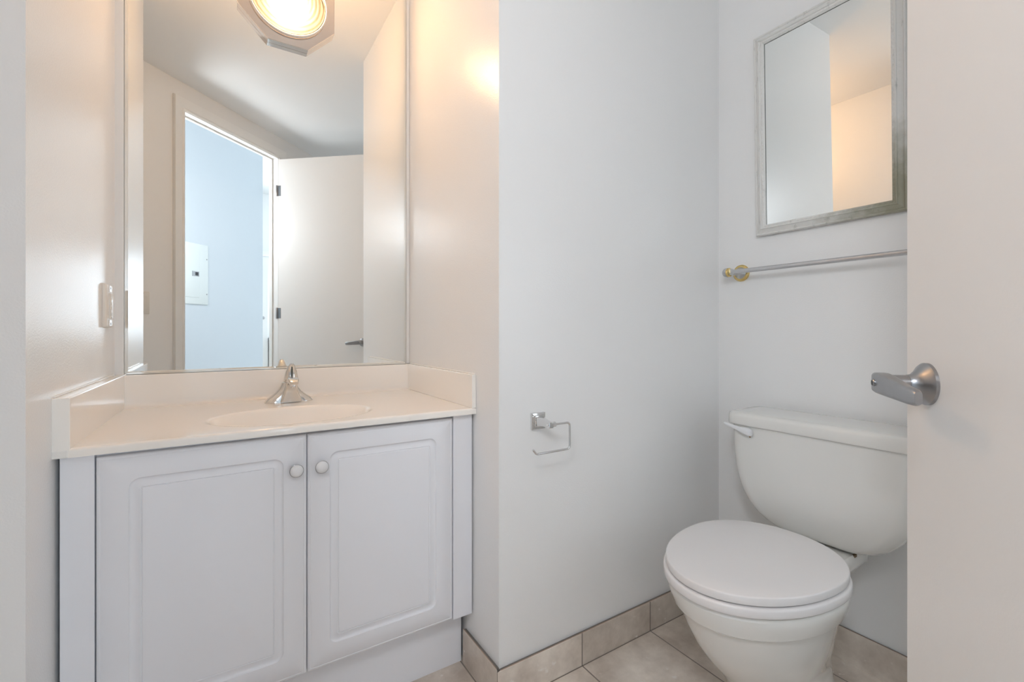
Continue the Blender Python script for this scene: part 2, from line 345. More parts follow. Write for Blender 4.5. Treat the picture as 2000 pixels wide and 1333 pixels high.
bm = bmesh.new(); box(bm, .36, 4.2, -4.5, -4.38, 2.145, 2.205)
tag(obj('trim_2', bm, M_trim, smooth=False), 'curtain pelmet board above the far window', kind='structure')
bm = bmesh.new(); box(bm, .64, 3.3, -4.49, -4.30, .05, .86); box(bm, .63, 3.31, -4.495, -4.28, .86, .895, mi=1)
tag(obj('window_seat', bm, [M_beige, M_nickel], smooth=False, bevel=.004), 'beige low cabinet under the far window, seen in the mirror', 'cabinet')

# baseboards of cut floor tile: tile, its rough biscuit edge and the grout bed behind it
def baseboard(name, label, T, x0, x1, h, m, miter0=0.0, miter1=0.0):
    """T maps (along, out of wall, z); tile face at 0.0114 out"""
    bm = bmesh.new(); prism(bm, [(x0 - miter0, .0114), (x1 + miter1, .0114), (x1, .0080), (x0, .0080)], 0, h, T)
    r = tag(obj(name, bm, m, smooth=False, bevel=.0009), label, kind='structure')
    bm = bmesh.new(); prism(bm, [(x0, .0080), (x1, .0080), (x1, 0), (x0, 0)], 0, h - .002, T); obj('grout_bed', bm, M_grout, r, smooth=False)
    bm = bmesh.new(); prism(bm, [(x0, .0104), (x1, .0104), (x1, .0081), (x0, .0081)], h, h + .0006, T); obj('tile_edge', bm, M_biscuit, r, smooth=False)
TX = Matrix.Translation((0, G, 0)) @ Matrix.Diagonal((1, -1, 1, 1))
baseboard('baseboard_front', 'tile baseboard along the pale grey wall', TX, XR, QX, .096, M_bbx, .0114, -.0114)
TR = Matrix.Translation((QX, 0, 0)) @ Matrix(((0, -1, 0, 0), (1, 0, 0, 0), (0, 0, 1, 0), (0, 0, 0, 1)))
baseboard('baseboard_right', 'tile baseboard behind the toilet', TR, c1.y + .02, G - .0114, .098, M_bby)
baseboard('baseboard_alcove', 'short tile baseboard beside the vanity toe kick', Matrix.Translation((XR, 0, 0)) @ Matrix(((0, -1, 0, 0), (1, 0, 0, 0), (0, 0, 1, 0), (0, 0, 0, 1))), G, 1.243, .099, M_bby, .0114, 0)

# ------------------------------------------------------------------ door frame (jambs, stop, casing)
bm = bmesh.new()
box(bm, S0 - .02, S0, -.004, WT + .004, 0, DH, TD); box(bm, S1, S1 + .02, -.004, WT + .004, 0, DH, TD); box(bm, S0 - .02, S1 + .02, -.004, WT + .004, DH, DH + .02, TD)
box(bm, S0, S0 + .008, .040, .060, 0, DH - .008, TD); box(bm, S1 - .008, S1, .040, .060, 0, DH - .008, TD); box(bm, S0, S1, .040, .060, DH - .008, DH, TD)
jamb = tag(obj('trim_1', bm, M_trim, smooth=False, bevel=.001), 'white door frame and casing around the doorway, seen in the large mirror', kind='structure')
for side in (-1, 1):                             # bathroom side and hall side
    prof = [(0.004, 0), (0.004, .010), (.012, .013), (.020, .009), (.040, .013), (.055, .017), (.066, .017), (.070, .010), (.070, 0)]
    bm = bmesh.new(); loops = []
    o0 = 0.0 if side < 0 else WT
    for st in range(4):
        lp = []
        for a_, h_ in prof:
            o = o0 + side * h_
            s_, z_ = [(S0 - a_, 0), (S0 - a_, DH + a_), (S1 + a_, DH + a_), (S1 + a_, 0)][st]
            lp.append(Vector((s_, o, z_)))
        loops.append(lp)
    loft(bm, loops, T=TD); obj('casing', bm, M_trim, jamb, ang=30)

# ------------------------------------------------------------------ open door
HP = Vector((0.350, -0.190, 0.0)); DA = math.radians(40.7065)
TDo = Matrix.Translation(HP) @ Matrix.Rotation(DA, 4, 'Z')      # local x along the slab, y out of the face towards the vanity
door = thing('door_1', HP, 'pale flush door standing open at the right edge of the view', None, 'structure', DA)
bm = bmesh.new(); box(bm, .002, .700, -.036, 0, .012, 2.219, TDo); obj('door_slab', bm, M_door, door, smooth=False, bevel=.0015)
for zc in (.25, 1.124, 1.994):
    bm = bmesh.new(); lathe(bm, [(.0055, 0), (.0065, .002), (.0065, .076), (.0055, .078)], TDo @ Matrix.Translation((-.004, .004, zc - .039)), 16)
    box(bm, -.004, .024, -.0005, .0012, zc - .037, zc + .037, TDo); obj('hinge', bm, M_nickel, door)
HS, HZ = .645, .919
for sd in (1, -1):
    def fy(y): return y if sd > 0 else -.036 - y
    Th = TDo @ Matrix.Translation((HS, 0 if sd > 0 else -.036, HZ)) @ Matrix.Rotation(-PI / 2 * sd, 4, 'X')
    bm = bmesh.new(); lathe(bm, [(.0295, 0), (.0295, .004), (.027, .007), (.020, .012), (.0135, .019), (.0125, .024)], Th, 48)
    hnd = tag(obj('door_handle', bm, M_nickel, door), 'satin nickel lever handle set')
    bm = bmesh.new(); lathe(bm, [(.0118, .022), (.0118, .040), (.0100, .041), (.0100, .043)], Th, 32); obj('handle_neck', bm, M_nickel, hnd)
    bm = bmesh.new(); loops = []
    for x, zc, hz, y0, y1 in ((.0150, .000, .0085, .044, .0585), (.0135, 0, .0120, .0432, .0615), (.009, 0, .0140, .0428, .0632), (0, -.0005, .0148, .0425, .0640), (-.02, -.0022, .0143, .0435, .0635), (-.05, -.0050, .0128, .0470, .0632), (-.08, -.0075, .0114, .0500, .0632), (-.095, -.0085, .0104, .0508, .0625), (-.1005, -.0088, .0080, .0525, .0610)):
        lp = rrect(y0, y1, zc - hz, zc + hz, min(.005, (y1 - y0) * .45), 4)
        loops.append([Vector((HS + x, fy(a), HZ + b)) for a, b in lp])
    loft(bm, loops, T=TDo); obj('lever', bm, M_nickel, hnd)
    bm = bmesh.new(); lathe(bm, [(.0052, .0632), (.0052, .0650), (.004, .0660)], Th, 20); box(bm, HS - .0011, HS + .0011, min(fy(.0655), fy(.0664)), max(fy(.0655), fy(.0664)), HZ - .0035, HZ + .0035, TDo, 1)
    obj('privacy_button', bm, [M_nickel, M_blackpl], hnd)

# ------------------------------------------------------------------ vanity cabinet
CF = 1.2125                                       # face-frame front
DF = 1.1952                                       # door front
vc = thing('vanity_cabinet', (.18, 1.45, 0), 'white two-door vanity cabinet under the cream sink top', 'vanity cabinet')
bm = bmesh.new()
box(bm, -.2555, -.2060, DF, CF + .018, .169, .7535); box(bm, .5630, .6225, DF, CF + .018, .169, .7535)      # filler stiles, flush with the doors
box(bm, -.2555, -.239, CF + .018, 1.70, .169, .7535); box(bm, .606, .6225, CF + .018, 1.70, .169, .7535)
box(bm, -.206, .563, CF, CF + .005, .735, .7535); box(bm, -.206, .563, CF, CF + .018, .169, .20); box(bm, .160, .196, CF, CF + .018, .20, .735)
box(bm, -.239, .606, CF + .018, 1.70, .169, .185)
obj('cabinet_frame', bm, M_foil, vc, smooth=False, bevel=.0008)
bm = bmesh.new(); box(bm, -.2555, .6150, 1.2505, 1.2665, 0.0, .169); obj('toe_kick', bm, M_foil, vc, smooth=False, bevel=.0006)
def cab_door(x0, x1, z0, z1):
    """routed door front: (inset, corner radius, depth below the face)"""
    prof = [(0, .001, -.018), (0, .001, -.005), (.0012, .002, -.0018), (.004, .003, -.0006), (.0062, .003, 0), (.0070, .003, -.0007), (.0078, .003, 0), (.0500, .020, 0), (.0508, .0195, -.0022), (.0530, .018, -.0040), (.0560, .016, -.0046), (.0610, .012, -.0040), (.0675, .006, -.0014), (.0690, .004, -.0008), (.0705, .0015, -.0020), (.0715, .001, -.0003), (.073, .0005, 0)]
    bm = bmesh.new(); loops = []
    for ins, r, d in prof:
        loops.append([Vector((x, DF - d, z)) for x, z in rrect(x0 + ins, x1 - ins, z0 + ins, z1 - ins, r, 6)])
    loft(bm, loops); return obj('door', bm, M_foil, vc, ang=50)
def knob(parent, x, z):
    bm = bmesh.new()
    lathe(bm, [(.007, -.0005), (.007, .004), (.006, .010), (.0095, .0135), (.0148, .0155), (.0155, .0172), (.0152, .0185), (.0142, .0190), (.0138, .0196), (.0120, .0225), (.0085, .0245), (.0040, .0253), (0, .0255)],
          frame_to((x, DF, z), (0, -1, 0)), 40, [1, 1, 1, 1, 1, 1, 1, 0, 0, 0, 0, 0, 0])
    obj('knob', bm, [M_plastic, M_nickel], parent)
dl = cab_door(-.2042, .1770, .1715, .7455); knob(dl, .1527, .6660)
dr = cab_door(.1792, .5612, .1715, .7455); knob(dr, .2085, .6663)

# ------------------------------------------------------------------ sink top with integral basin
YF, ZC, ZCB = 1.1772, .7714, .7545
vt = thing('countertop', (.18, 1.45, ZCB), 'cream moulded sink top with a shallow oval basin', 'sink top')
BX, BY, BA, BB = .172, 1.352, .200, .142
def ztop(x, y):
    r = math.hypot((x - BX) / BA, (y - BY) / BB)
    z = ZC
    if r < 1: t = 1 - r; z -= .115 * (1 - (1 - t) ** 2.6) * (t / (t + .045))
    return z
bm = bmesh.new(); xa, xb, ya, yb = -.2405, XR - .0005, YF, 1.7380
fr = [(0, ZCB), (0, ZC - .006), (.0008, ZC - .0032), (.0025, ZC - .0012), (.0052, ZC - .0002)]
nx, ny = 190, 130; rows = []
rows.append([(x, ya + .03, ZCB) for x in [xa + (xb - xa) * i / nx for i in range(nx + 1)]])
for dy, z in fr: rows.append([(xa + (xb - xa) * i / nx, ya + dy, z) for i in range(nx + 1)])
for j in range(ny + 1):
    y = ya + .007 + (yb - ya - .007) * j / ny
    rows.append([(xa + (xb - xa) * i / nx, y, ztop(xa + (xb - xa) * i / nx, y)) for i in range(nx + 1)])
vs = [[bm.verts.new(p) for p in r] for r in rows]
for a, b in zip(vs[:-1], vs[1:]):
    for i in range(nx): bm.faces.new((a[i], a[i + 1], b[i + 1], b[i]))
obj('counter_slab', bm, M_marble, vt, ang=60, fix=False)
# backsplash with a cove at the deck
ZS = .8660
bm = bmesh.new(); yb0 = MY - .028
pr = [(yb0 - .018, ZC - .0003), (yb0 - .012, ZC + .0012), (yb0 - .006, ZC + .0045), (yb0 - .0018, ZC + .010), (yb0, ZC + .017), (yb0, ZS - .003), (yb0 + .0015, ZS - .0008), (yb0 + .004, ZS), (MY - .0005, ZS), (MY - .0005, ZC - .0003)]
loft(bm, [[Vector((x, y, z)) for y, z in pr] for x in (-.2365, .6145)]); obj('backsplash', bm, M_marble, vt, ang=60)
for nm, x0f, x1f, x0b, x1b in (('left', XL + .0005, -.2375, XLB + .0005, -.2295), ('right', .6140, XR - .0005, .6130, XR - .0005)):
    zb = ZC if nm == 'right' else ZCB
    bm = bmesh.new(); prism(bm, [(x0f, YF + .0005), (x1f, YF + .0005), (x1b, MY - .001), (x0b, MY - .001)], zb - (.0002 if nm == 'right' else 0), .8678)
    o = obj('side_splash', bm, M_marble, vt, smooth=False, bevel=.0016)
    bm = bmesh.new()
    if nm == 'left': pts = [(-.2625, YF + .01, .8690), (-.2600, 1.40, .8692), (-.2525, 1.70, .8690)]
    else: pts = [(XR - .002, YF + .008, .8690), (XR - .002, 1.4, .8692), (XR - .002, 1.71, .8690)]
    tube(bm, pts, .0028, 8); obj('caulk_bead', bm, M_caulk, o)
bm = bmesh.new(); box(bm, XL + .0005, -.2400, YF - .0006, YF + .004, ZCB, ZC - .002); obj('caulk_patch', bm, M_caulk, vt, smooth=False, bevel=.002)
bm = bmesh.new(); lathe(bm, [(.026, 0), (.026, .002), (.021, .003), (.019, .001)], Matrix.Translation((BX, BY, ztop(BX, BY))), 32); obj('drain', bm, M_chrome, vt)

# ------------------------------------------------------------------ faucet
FX, FY = .1865, 1.612
fa = thing('faucet', (FX, FY, ZC), 'single-handle chrome faucet behind the oval basin', 'faucet')
def sup(cx, cy, hx, hy, z, e=2.8, n=40):
    out = []
    for i in range(n):
        t = 2 * PI * i / n; c, s = math.cos(t), math.sin(t)
        out.append(Vector((cx + hx * math.copysign(abs(c) ** (2 / e), c), cy + hy * math.copysign(abs(s) ** (2 / e), s), z)))
    return out
bm = bmesh.new()
loft(bm, [sup(FX, FY, hx, hy, ZC + z, e) for z, hx, hy, e in ((.0002, .0700, .0285, 3.2), (.0018, .0700, .0285, 3.2), (.0045, .0680, .0270, 3.2), (.0110, .0625, .0255, 3), (.0165, .0545, .0245, 2.8), (.0235, .0455, .0235, 2.7), (.0320, .0360, .0225, 2.5), (.0420, .0285, .0215, 2.3), (.0520, .0235, .0208, 2.1), (.0600, .0212, .0202, 2), (.0615, .0195, .019, 2))])
obj('faucet_body', bm, M_faucet, fa, ang=50)
bm = bmesh.new(); loops = []
for y, z, hw, th in ((1.5868, .0036, .0300, .012), (1.586, .010, .0285, .012), (1.583, .025, .0240, .013), (1.580, .040, .0195, .0135), (1.575, .053, .0165, .0130), (1.566, .064, .0148, .0115), (1.552, .0705, .0150, .0100), (1.536, .0720, .0150, .0088), (1.523, .0690, .0140, .0075), (1.516, .0650, .0115, .0055)):
    loops.append((y, z, hw, th))
LP = []
for i, (y, z, hw, th) in enumerate(loops):
    a = loops[max(i - 1, 0)]; b = loops[min(i + 1, len(loops) - 1)]; ty, tz = b[0] - a[0], b[1] - a[1]; l = math.hypot(ty, tz); ny_, nz_ = tz / l, -ty / l
    LP.append([Vector((FX + .003 + u, y + v * ny_, ZC + z + v * nz_)) for u, v in rrect(-hw, hw, -th, th, th * .55, 4)])
loft(bm, LP); obj('spout', bm, M_faucet, fa, ang=45)
sp = bpy.data.objects['spout']
bm = bmesh.new(); lathe(bm, [(.0088, 0), (.0092, .003), (.0092, .016), (.0080, .019)], Matrix.Translation((FX + .003, 1.531, ZC + .050)), 32); obj('aerator', bm, M_chrome, sp)
bm = bmesh.new()
hl = [(.0610, 1.612, .0200, .0185), (.0625, 1.612, .0212, .0195), (.0720, 1.611, .0208, .0185), (.0840, 1.609, .0185, .0160), (.0970, 1.605, .0150, .0125), (.1080, 1.600, .0115, .0095), (.1160, 1.595, .0080, .0070), (.1205, 1.592, .0045, .0042)]
loft(bm, [sup(FX + .006, y, hx, hy, ZC + z, 2.3) for z, y, hx, hy in hl]); hd = obj('handle', bm, M_faucet, fa, ang=50)
bm = bmesh.new(); loft(bm, [[Vector((FX + .006 + sx * wv, y - hy - .0004, ZC + z)) for sx in (-1, 1)] + [Vector((FX + .006 + sx * wv, y - hy + .003, ZC + z)) for sx in (1, -1)] for z, y, hy, wv in ((.078, 1.6102, .0174, .0022), (.090, 1.6073, .0144, .0032), (.102, 1.6030, .0113, .0030), (.110, 1.5990, .0090, .0018))])
tag(obj('handle_reflection', bm, M_edge, hd, smooth=False), 'dark strip imitating a reflection down the front of the handle')  # dark strip drawn in place of a reflection in the chrome
for dx, m_ in ((-.0045, M_blackpl), (.0012, M_rust)):
    bm = bmesh.new(); lathe(bm, [(.0020, -.001), (.0020, .0006), (.0012, .001)], frame_to((FX + .001 + dx, 1.5705, ZC + .0290 + (dx + .0045) * .4), (0, -1, .15)), 16); obj('temperature_mark', bm, m_, sp)

# ------------------------------------------------------------------ large wall mirror
wm = thing('wall_mirror', (.19, MY, .867), 'large rectangular frameless mirror with slim edge strips on the wall over the sink', 'mirror')
gx0, gx1, gz0, gz1, gy = -.2329, .6140, .8672, 2.300, MY - .0060
bm = bmesh.new(); bw, bd = .0085, .0011
loops = [[Vector((x, y, z)) for x, z in ((gx0 + i, gz0 + i), (gx1 - i, gz0 + i), (gx1 - i, gz1 - i), (gx0 + i, gz1 - i))] for i, y in ((0, MY - .0003), (0, gy + bd), (bw, gy))]
vs = loft(bm, loops)
for f in bm.faces:
    ys = [v.co.y for v in f.verts]
    if max(ys) > MY - .001: f.material_index = 1
obj('mirror_glass', bm, [M_mirror, M_edge], wm, smooth=False)
bm = bmesh.new(); box(bm, XLB - .002, gx0 - .0008, MY - .011, MY - .0003, .8660, gz1); obj('edge_strip', bm, M_trim, wm, smooth=False, bevel=.0015)
bm = bmesh.new(); box(bm, gx1 + .0008, XR - .0006, MY - .009, MY - .0003, .8690, gz1); obj('edge_strip', bm, M_trim, wm, smooth=False, bevel=.0015)
bm = bmesh.new(); box(bm, gx0, gx1, MY - .0050, MY - .0003, .8662, gz0 - .0002); obj('bottom_channel', bm, M_edge, wm, smooth=False)

# ------------------------------------------------------------------ distressed framed mirror over the toilet
fm = thing('framed_mirror', (QX, .684, 1.32), 'small mirror in a distressed white carved frame above the towel bar', 'mirror')
y0, y1, z0, z1 = .4756, .8950, 1.3248, 2.0080
TIL = Matrix.Translation((QX - .001, 0, z0)) @ Matrix.Rotation(-math.radians(1.35), 4, 'Y') @ Matrix.Translation((-QX + .001, 0, -z0))
prof = [(0, .002), (0, .016), (.0012, .0215), (.004, .0230), (.0062, .0215), (.0072, .0190), (.0095, .0205), (.0150, .0240), (.0190, .0262), (.0205, .0295), (.0225, .0300), (.0240, .0285), (.0250, .0250), (.0290, .0245), (.0325, .0220), (.0345, .0185), (.0350, .0140)]
bm = bmesh.new(); loft(bm, [[TIL @ Vector((QX - .0005 - h, y, z)) for y, z in ((y0 + i, z0 + i), (y1 - i, z0 + i), (y1 - i, z1 - i), (y0 + i, z1 - i))] for i, h in prof], cap0=True, cap1=False)
obj('mirror_frame', bm, M_frame, fm, ang=28)
# carved beading along the inner moulding
bm = bmesh.new(); i0 = .0290
def bead(p, sz):
    mtx = TIL @ Matrix.Translation(p) @ Matrix.Diagonal((sz[0], sz[1], sz[2], 1)); bmesh.ops.create_icosphere(bm, subdivisions=1, radius=1.0, matrix=mtx)
nv, nh = 46, 28
for k in range(nv):
    z = z0 + i0 + (z1 - z0 - 2 * i0) * (k + .5) / nv
    for y in (y0 + i0, y1 - i0): bead((QX - .0250, y, z), (.0020, .0026, .0052))
for k in range(nh):
    y = y0 + i0 + (y1 - y0 - 2 * i0) * (k + .5) / nh
    for z in (z0 + i0, z1 - i0): bead((QX - .0250, y, z), (.0020, .0052, .0026))
obj('carved_beading', bm, M_frame, fm)
bm = bmesh.new(); i = .0335; box(bm, QX - .0165, QX - .0120, y0 + i, y1 - i, z0 + i, z1 - i, TIL); obj('mirror_glass', bm, M_mirror, fm, smooth=False)
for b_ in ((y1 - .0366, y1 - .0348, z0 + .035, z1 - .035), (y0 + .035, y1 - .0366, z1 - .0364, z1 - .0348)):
    bm = bmesh.new(); box(bm, QX - .0170, QX - .0166, *b_, TIL); obj('glass_gap_shade', bm, M_edge, fm, smooth=False)  # dark strips laid on the glass as shade in the gap at the frame

# ------------------------------------------------------------------ towel bar
tb = thing('towel_bar', (QX, .9594, 1.204), 'chrome towel bar with brass trimmed ends under the framed mirror', 'towel bar')
BZ, BXX = 1.2045, 1.540
bm = bmesh.new(); tube(bm, [(BXX, .958, BZ), (BXX, .7, BZ - .0006), (BXX, .355, BZ - .001)], .0078, 20); obj('bar', bm, M_bar, tb)
for yy, sg in ((.9594, 1), (.352, -1)):
    bm = bmesh.new(); lathe(bm, [(.0300, 0), (.0305, .003), (.0295, .006), (.0265, .0085), (.0225, .0095)], frame_to((QX, yy, BZ), (-1, 0, 0)), 40); ros = obj('rosette', bm, M_brass, tb)
    bm = bmesh.new(); lathe(bm, [(.0215, .0085), (.0210, .0100), (.0170, .0150), (.0125, .0220), (.0105, .0320), (.0105, .0440), (.0115, .0520), (.0115, .066)], frame_to((QX, yy, BZ), (-1, 0, 0)), 40); obj('mounting_post', bm, M_pewter, ros)
    bm = bmesh.new(); lathe(bm, [(.0100, .006), (.0150, .0075), (.0160, .0095), (.0150, .0115), (.0160, .0135), (.0155, .0155)], frame_to((BXX, yy, BZ), (0, sg, 0)), 36); fin = obj('finial_ring', bm, M_brass, ros)
    bm = bmesh.new(); lathe(bm, [(.0150, .0150), (.0164, .0180), (.0166, .0215), (.0150, .0265), (.0115, .0305), (.0060, .0330), (0, .0336)], frame_to((BXX, yy, BZ), (0, sg, 0)), 36); obj('finial', bm, M_pewter, ros)

# ------------------------------------------------------------------ toilet paper holder
tp = thing('toilet_paper_holder', (.755, G, .743), 'square-plate chrome toilet paper holder with an empty open arm', 'toilet paper holder')
PX0, PX1, PZ0, PZ1 = .7290, .7745, .7200, .7660
bm = bmesh.new(); loops = []
for i, d in ((0, .0004), (0, .0075), (.0012, .0090), (.0065, .0095), (.0075, .0110), (.0080, .0135), (.0105, .0142)): loops.append([Vector((x, G - d, z)) for x, z in rrect(PX0 + i, PX1 - i, PZ0 + i, PZ1 - i, .0006, 2)])
loft(bm, loops); obj('back_plate', bm, M_chrome, tp, ang=25)
bm = bmesh.new(); cx, cz = (PX0 + PX1) / 2, (PZ0 + PZ1) / 2 + .0005
loft(bm, [[Vector((x, G - d, z)) for x, z in rrect(cx - a, cx + a, cz + dz - b, cz + dz + b, .0012, 2)] for d, a, b, dz in ((.0135, .0125, .0125, 0), (.0200, .0115, .0112, 0), (.0400, .0090, .0085, -.0012), (.0560, .0078, .0078, -.0025), (.0665, .0074, .0076, -.0030), (.0680, .006, .006, -.003))]); obj('post', bm, M_chrome, tp, ang=25)
bm = bmesh.new(); ay = G - .0600; az = cz - .0028
tube(bm, arc_path([(cx - .006, ay, az), (.8205, ay, az), (.8205, ay, az - .0730), (.7070, ay, az - .0730), (.6960, ay, az - .0600)], .011), .0031, 14); obj('arm', bm, M_chrome, tp)
bm = bmesh.new(); lathe(bm, [(.0062, 0), (.0074, .0006), (.0074, .0165), (.0062, .0172)], frame_to((cx + .001, ay, az), (1, 0, 0)), 8); obj('arm_collar', bm, M_chrome, tp, smooth=False)
bm = bmesh.new(); bmesh.ops.create_uvsphere(bm, u_segments=16, v_segments=10, radius=.0034, matrix=Matrix.Translation((cx - .009, ay, az))); obj('arm_end', bm, M_chrome, tp)

# ------------------------------------------------------------------ toilet
TY = .640
to = thing('toilet', (1.25, TY, 0), 'white two-piece toilet with its lid down', 'toilet')
def ring(z, x0, af, ar, b, nf=2.0, nr=2.1): return [Vector((x, y, z)) for x, y in egg(x0, af, ar, TY + .007, b, nf, nr)]
bm = bmesh.new()
loft(bm, [ring(*p) for p in (
    (0.000, 1.240, .160, .205, .0955, 2.2, 2.8), (0.008, 1.240, .160, .205, .0955, 2.2, 2.8), (0.014, 1.238, .156, .203, .093, 2.2, 2.8), (0.060, 1.232, .155, .202, .092, 2.1, 2.8),
    (0.100, 1.225, .152, .200, .092, 2.1, 2.7), (0.130, 1.215, .160, .198, .097, 2, 2.5), (0.165, 1.200, .176, .196, .110, 2, 2.4), (0.205, 1.185, .198, .194, .127, 2, 2.3), (0.245, 1.170, .212, .192, .141, 2, 2.2),
    (0.290, 1.160, .226, .191, .154, 2, 2.1), (0.322, 1.156, .2345, .190, .1610, 2, 2.1), (0.3360, 1.154, .2380, .190, .1635, 2, 2.1), (0.3375, 1.154, .2480, .191, .1725, 2, 2.1), (0.3405, 1.154, .2520, .192, .1760, 2, 2.1),
    (0.350, 1.154, .2555, .192, .1795, 2, 2.1), (0.370, 1.153, .2625, .192, .1850, 2, 2.1), (0.385, 1.153, .2650, .191, .1870, 2, 2.1), (0.392, 1.153, .2630, .190, .1850, 2, 2.1), (0.3935, 1.153, .2450, .178, .170, 2, 2.1))])
bowl = obj('bowl', bm, M_ceramic, to, ang=24)
bm = bmesh.new(); loft(bm, [[Vector((x, y, z)) for x, y in rrect(1.28 + i, 1.560 - i, TY - .090 + i + t, TY + .100 - i - t, .03, 5)] for z, i, t in ((.29, .012, .03), (.330, .003, .012), (.352, 0, 0), (.380, 0, 0), (.3865, .004, 0))]); obj('rear_deck', bm, M_ceramic, bowl, ang=40)
bm = bmesh.new(); box(bm, 1.448, 1.462, TY - .0903, TY - .084, .3800, .3868); tag(obj('stain', bm, M_stain, bowl, smooth=False), 'brown stain at the edge of the bowl under the tank')
def slab(name, z0, z1, x0, af, ar, b, m, rnd, dome=0.0):
    bm = bmesh.new(); L_ = []
    for z, i in ((z0, rnd), (z0 + rnd * .4, rnd * .25), (z0 + rnd, 0), (z1 - rnd, 0), (z1 - rnd * .45, rnd * .22), (z1 - rnd * .12, rnd * .6), (z1, rnd * 1.3), (z1 + dome * .5, .05), (z1 + dome, .11), (z1 + dome * 1.15, .165)):
        L_.append(ring(z, x0, af - i, ar - min(i, ar * .9), b - min(i, b * .93)))
    loft(bm, L_); return obj(name, bm, m, to, ang=40)
slab('seat', .3958, .4175, 1.1526, .2755, .186, .1915, M_seat, .0045)
slab('seat_lid', .4200, .4392, 1.1526, .2695, .186, .1858, M_seat, .0032, .0008)
for yy in (TY - .070, TY + .078):
    bm = bmesh.new(); lathe(bm, [(.0095, -.022), (.010, -.018), (.010, .018), (.0095, .022)], frame_to((1.316, yy, .4085), (0, 1, 0)), 20); box(bm, 1.306, 1.326, yy - .014, yy + .014, .3935, .408); obj('seat_hinge', bm, M_seat, to)
bm = bmesh.new(); TC = .642; L_ = []
for z, h, xf, rr in ((.3920, .075, 1.452, .035), (.3935, .100, 1.438, .038), (.4000, .128, 1.4265, .042), (.4120, .152, 1.4185, .044), (.4320, .177, 1.4120, .044), (.4590, .1995, 1.4070, .044), (.4830, .213, 1.4045, .044), (.5080, .2235, 1.4030, .044), (.5350, .2310, 1.4025, .044), (.5620, .2370, 1.4022, .044), (.6000, .2420, 1.4020, .044), (.6400, .2445, 1.4020, .044), (.6975, .2455, 1.4020, .044)):
    L_.append([Vector((x, y, z)) for x, y in rrect(xf, 1.578, TC - h, TC + h, min(rr, h * .8), 7)])
loft(bm, L_); tank = obj('tank', bm, M_ceramic, to, ang=50)
bm = bmesh.new(); L_ = []
for z, i in ((.6945, .006), (.6960, .0015), (.6990, 0), (.7220, .0010), (.7290, .0035), (.7335, .0085), (.7350, .0150), (.7356, .035)): L_.append([Vector((x, y, z)) for x, y in rrect(1.394 + i, 1.584 - i * .4, TC - .2570 + i, TC + .2570 - i, .040 - min(i, .02), 7)])
loft(bm, L_); obj('tank_lid', bm, M_ceramic, to, ang=50)
bm = bmesh.new(); LV = []
for y, z, hz, d0, d1 in ((.8020, .6770, .0075, .006, .016), (.8045, .6775, .0105, .003, .0195), (.8120, .6790, .0120, .002, .0225), (.8240, .6815, .0105, .006, .0235), (.8400, .6850, .0070, .011, .0240), (.8600, .6895, .0052, .0135, .0240), (.8800, .6942, .0045, .0145, .0235), (.8885, .6962, .0030, .0160, .0225)):
    LV.append([Vector((1.4030 - d, y, z + q_)) for d, q_ in rrect(d0, d1, -hz, hz, min(hz, (d1 - d0) / 2) * .7, 4)])
loft(bm, LV); fl = tag(obj('flush_lever', bm, M_plastic, to, ang=40), 'white plastic flush lever')
bm = bmesh.new(); lathe(bm, [(.008, -.001), (.008, .007)], frame_to((1.403, .8120, .6785), (-1, 0, 0)), 20); obj('lever_boss', bm, M_plastic, fl)
bm = bmesh.new(); loft(bm, [[Vector((1.4030 - d, y + a, z)) for d, a in ((0, -w_), (.0012, -w_), (.0012, w_), (0, w_))] for y, z, w_ in ((.8130, .6680, .0045), (.8140, .6635, .0030), (.8135, .6600, .0014))]); tag(obj('rust_mark', bm, M_rust, tank, smooth=False), 'small rust stain under the flush lever')

# ------------------------------------------------------------------ outlet on the left alcove wall
def xw(y): return XL + (XLB - XL) * (y - G) / (MY - G)
OY, OZ = 1.613, 1.061
oa = math.atan2(XLB - XL, MY - G)
TO = Matrix.Translation((xw(OY), OY, OZ)) @ Matrix.Rotation(-oa, 4, 'Z')       # local x out of the wall, y along it
ol = thing('wall_outlet', (xw(OY), OY, OZ), 'white outlet on the glossy wall left of the large mirror', 'outlet')
bm = bmesh.new(); loft(bm, [[Vector((d, y, z)) for y, z in rrect(-.040 + i, .040 - i, -.0575 + i, .0575 - i, .003, 3)] for d, i in ((.0003, 0), (.0060, .0005), (.0085, .0030), (.0090, .0060))], T=TO); obj('cover_plate', bm, M_ivory, ol)
bm = bmesh.new(); loft(bm, [[Vector((d, y, z)) for y, z in rrect(-.0165 + i, .0165 - i, -.0335 + i, .0335 - i, .002, 3)] for d, i in ((.0086, 0), (.0120, .0004), (.0128, .0014))], T=TO); rc = obj('receptacle', bm, M_ivory, ol)
for zc in (-.022, .022):
    for yy, hh in ((-.006, .004), (.006, .0045)):
        bm = bmesh.new(); box(bm, .0126, .01290, yy - .0007, yy + .0007, zc - hh, zc + hh, TO); obj('socket_slot', bm, M_edge, rc, smooth=False)
    bm = bmesh.new(); lathe(bm, [(.0024, 0), (.0024, .0003)], TO @ frame_to((.0127, 0, zc - .0085), (1, 0, 0)), 12); obj('ground_hole', bm, M_edge, rc, smooth=False)
for zc in (-.0055, .0055):
    bm = bmesh.new(); box(bm, .0126, .0142, -.009, .009, zc - .0038, zc + .0038, TO); obj('test_button', bm, M_ivory, rc, smooth=False, bevel=.0005)
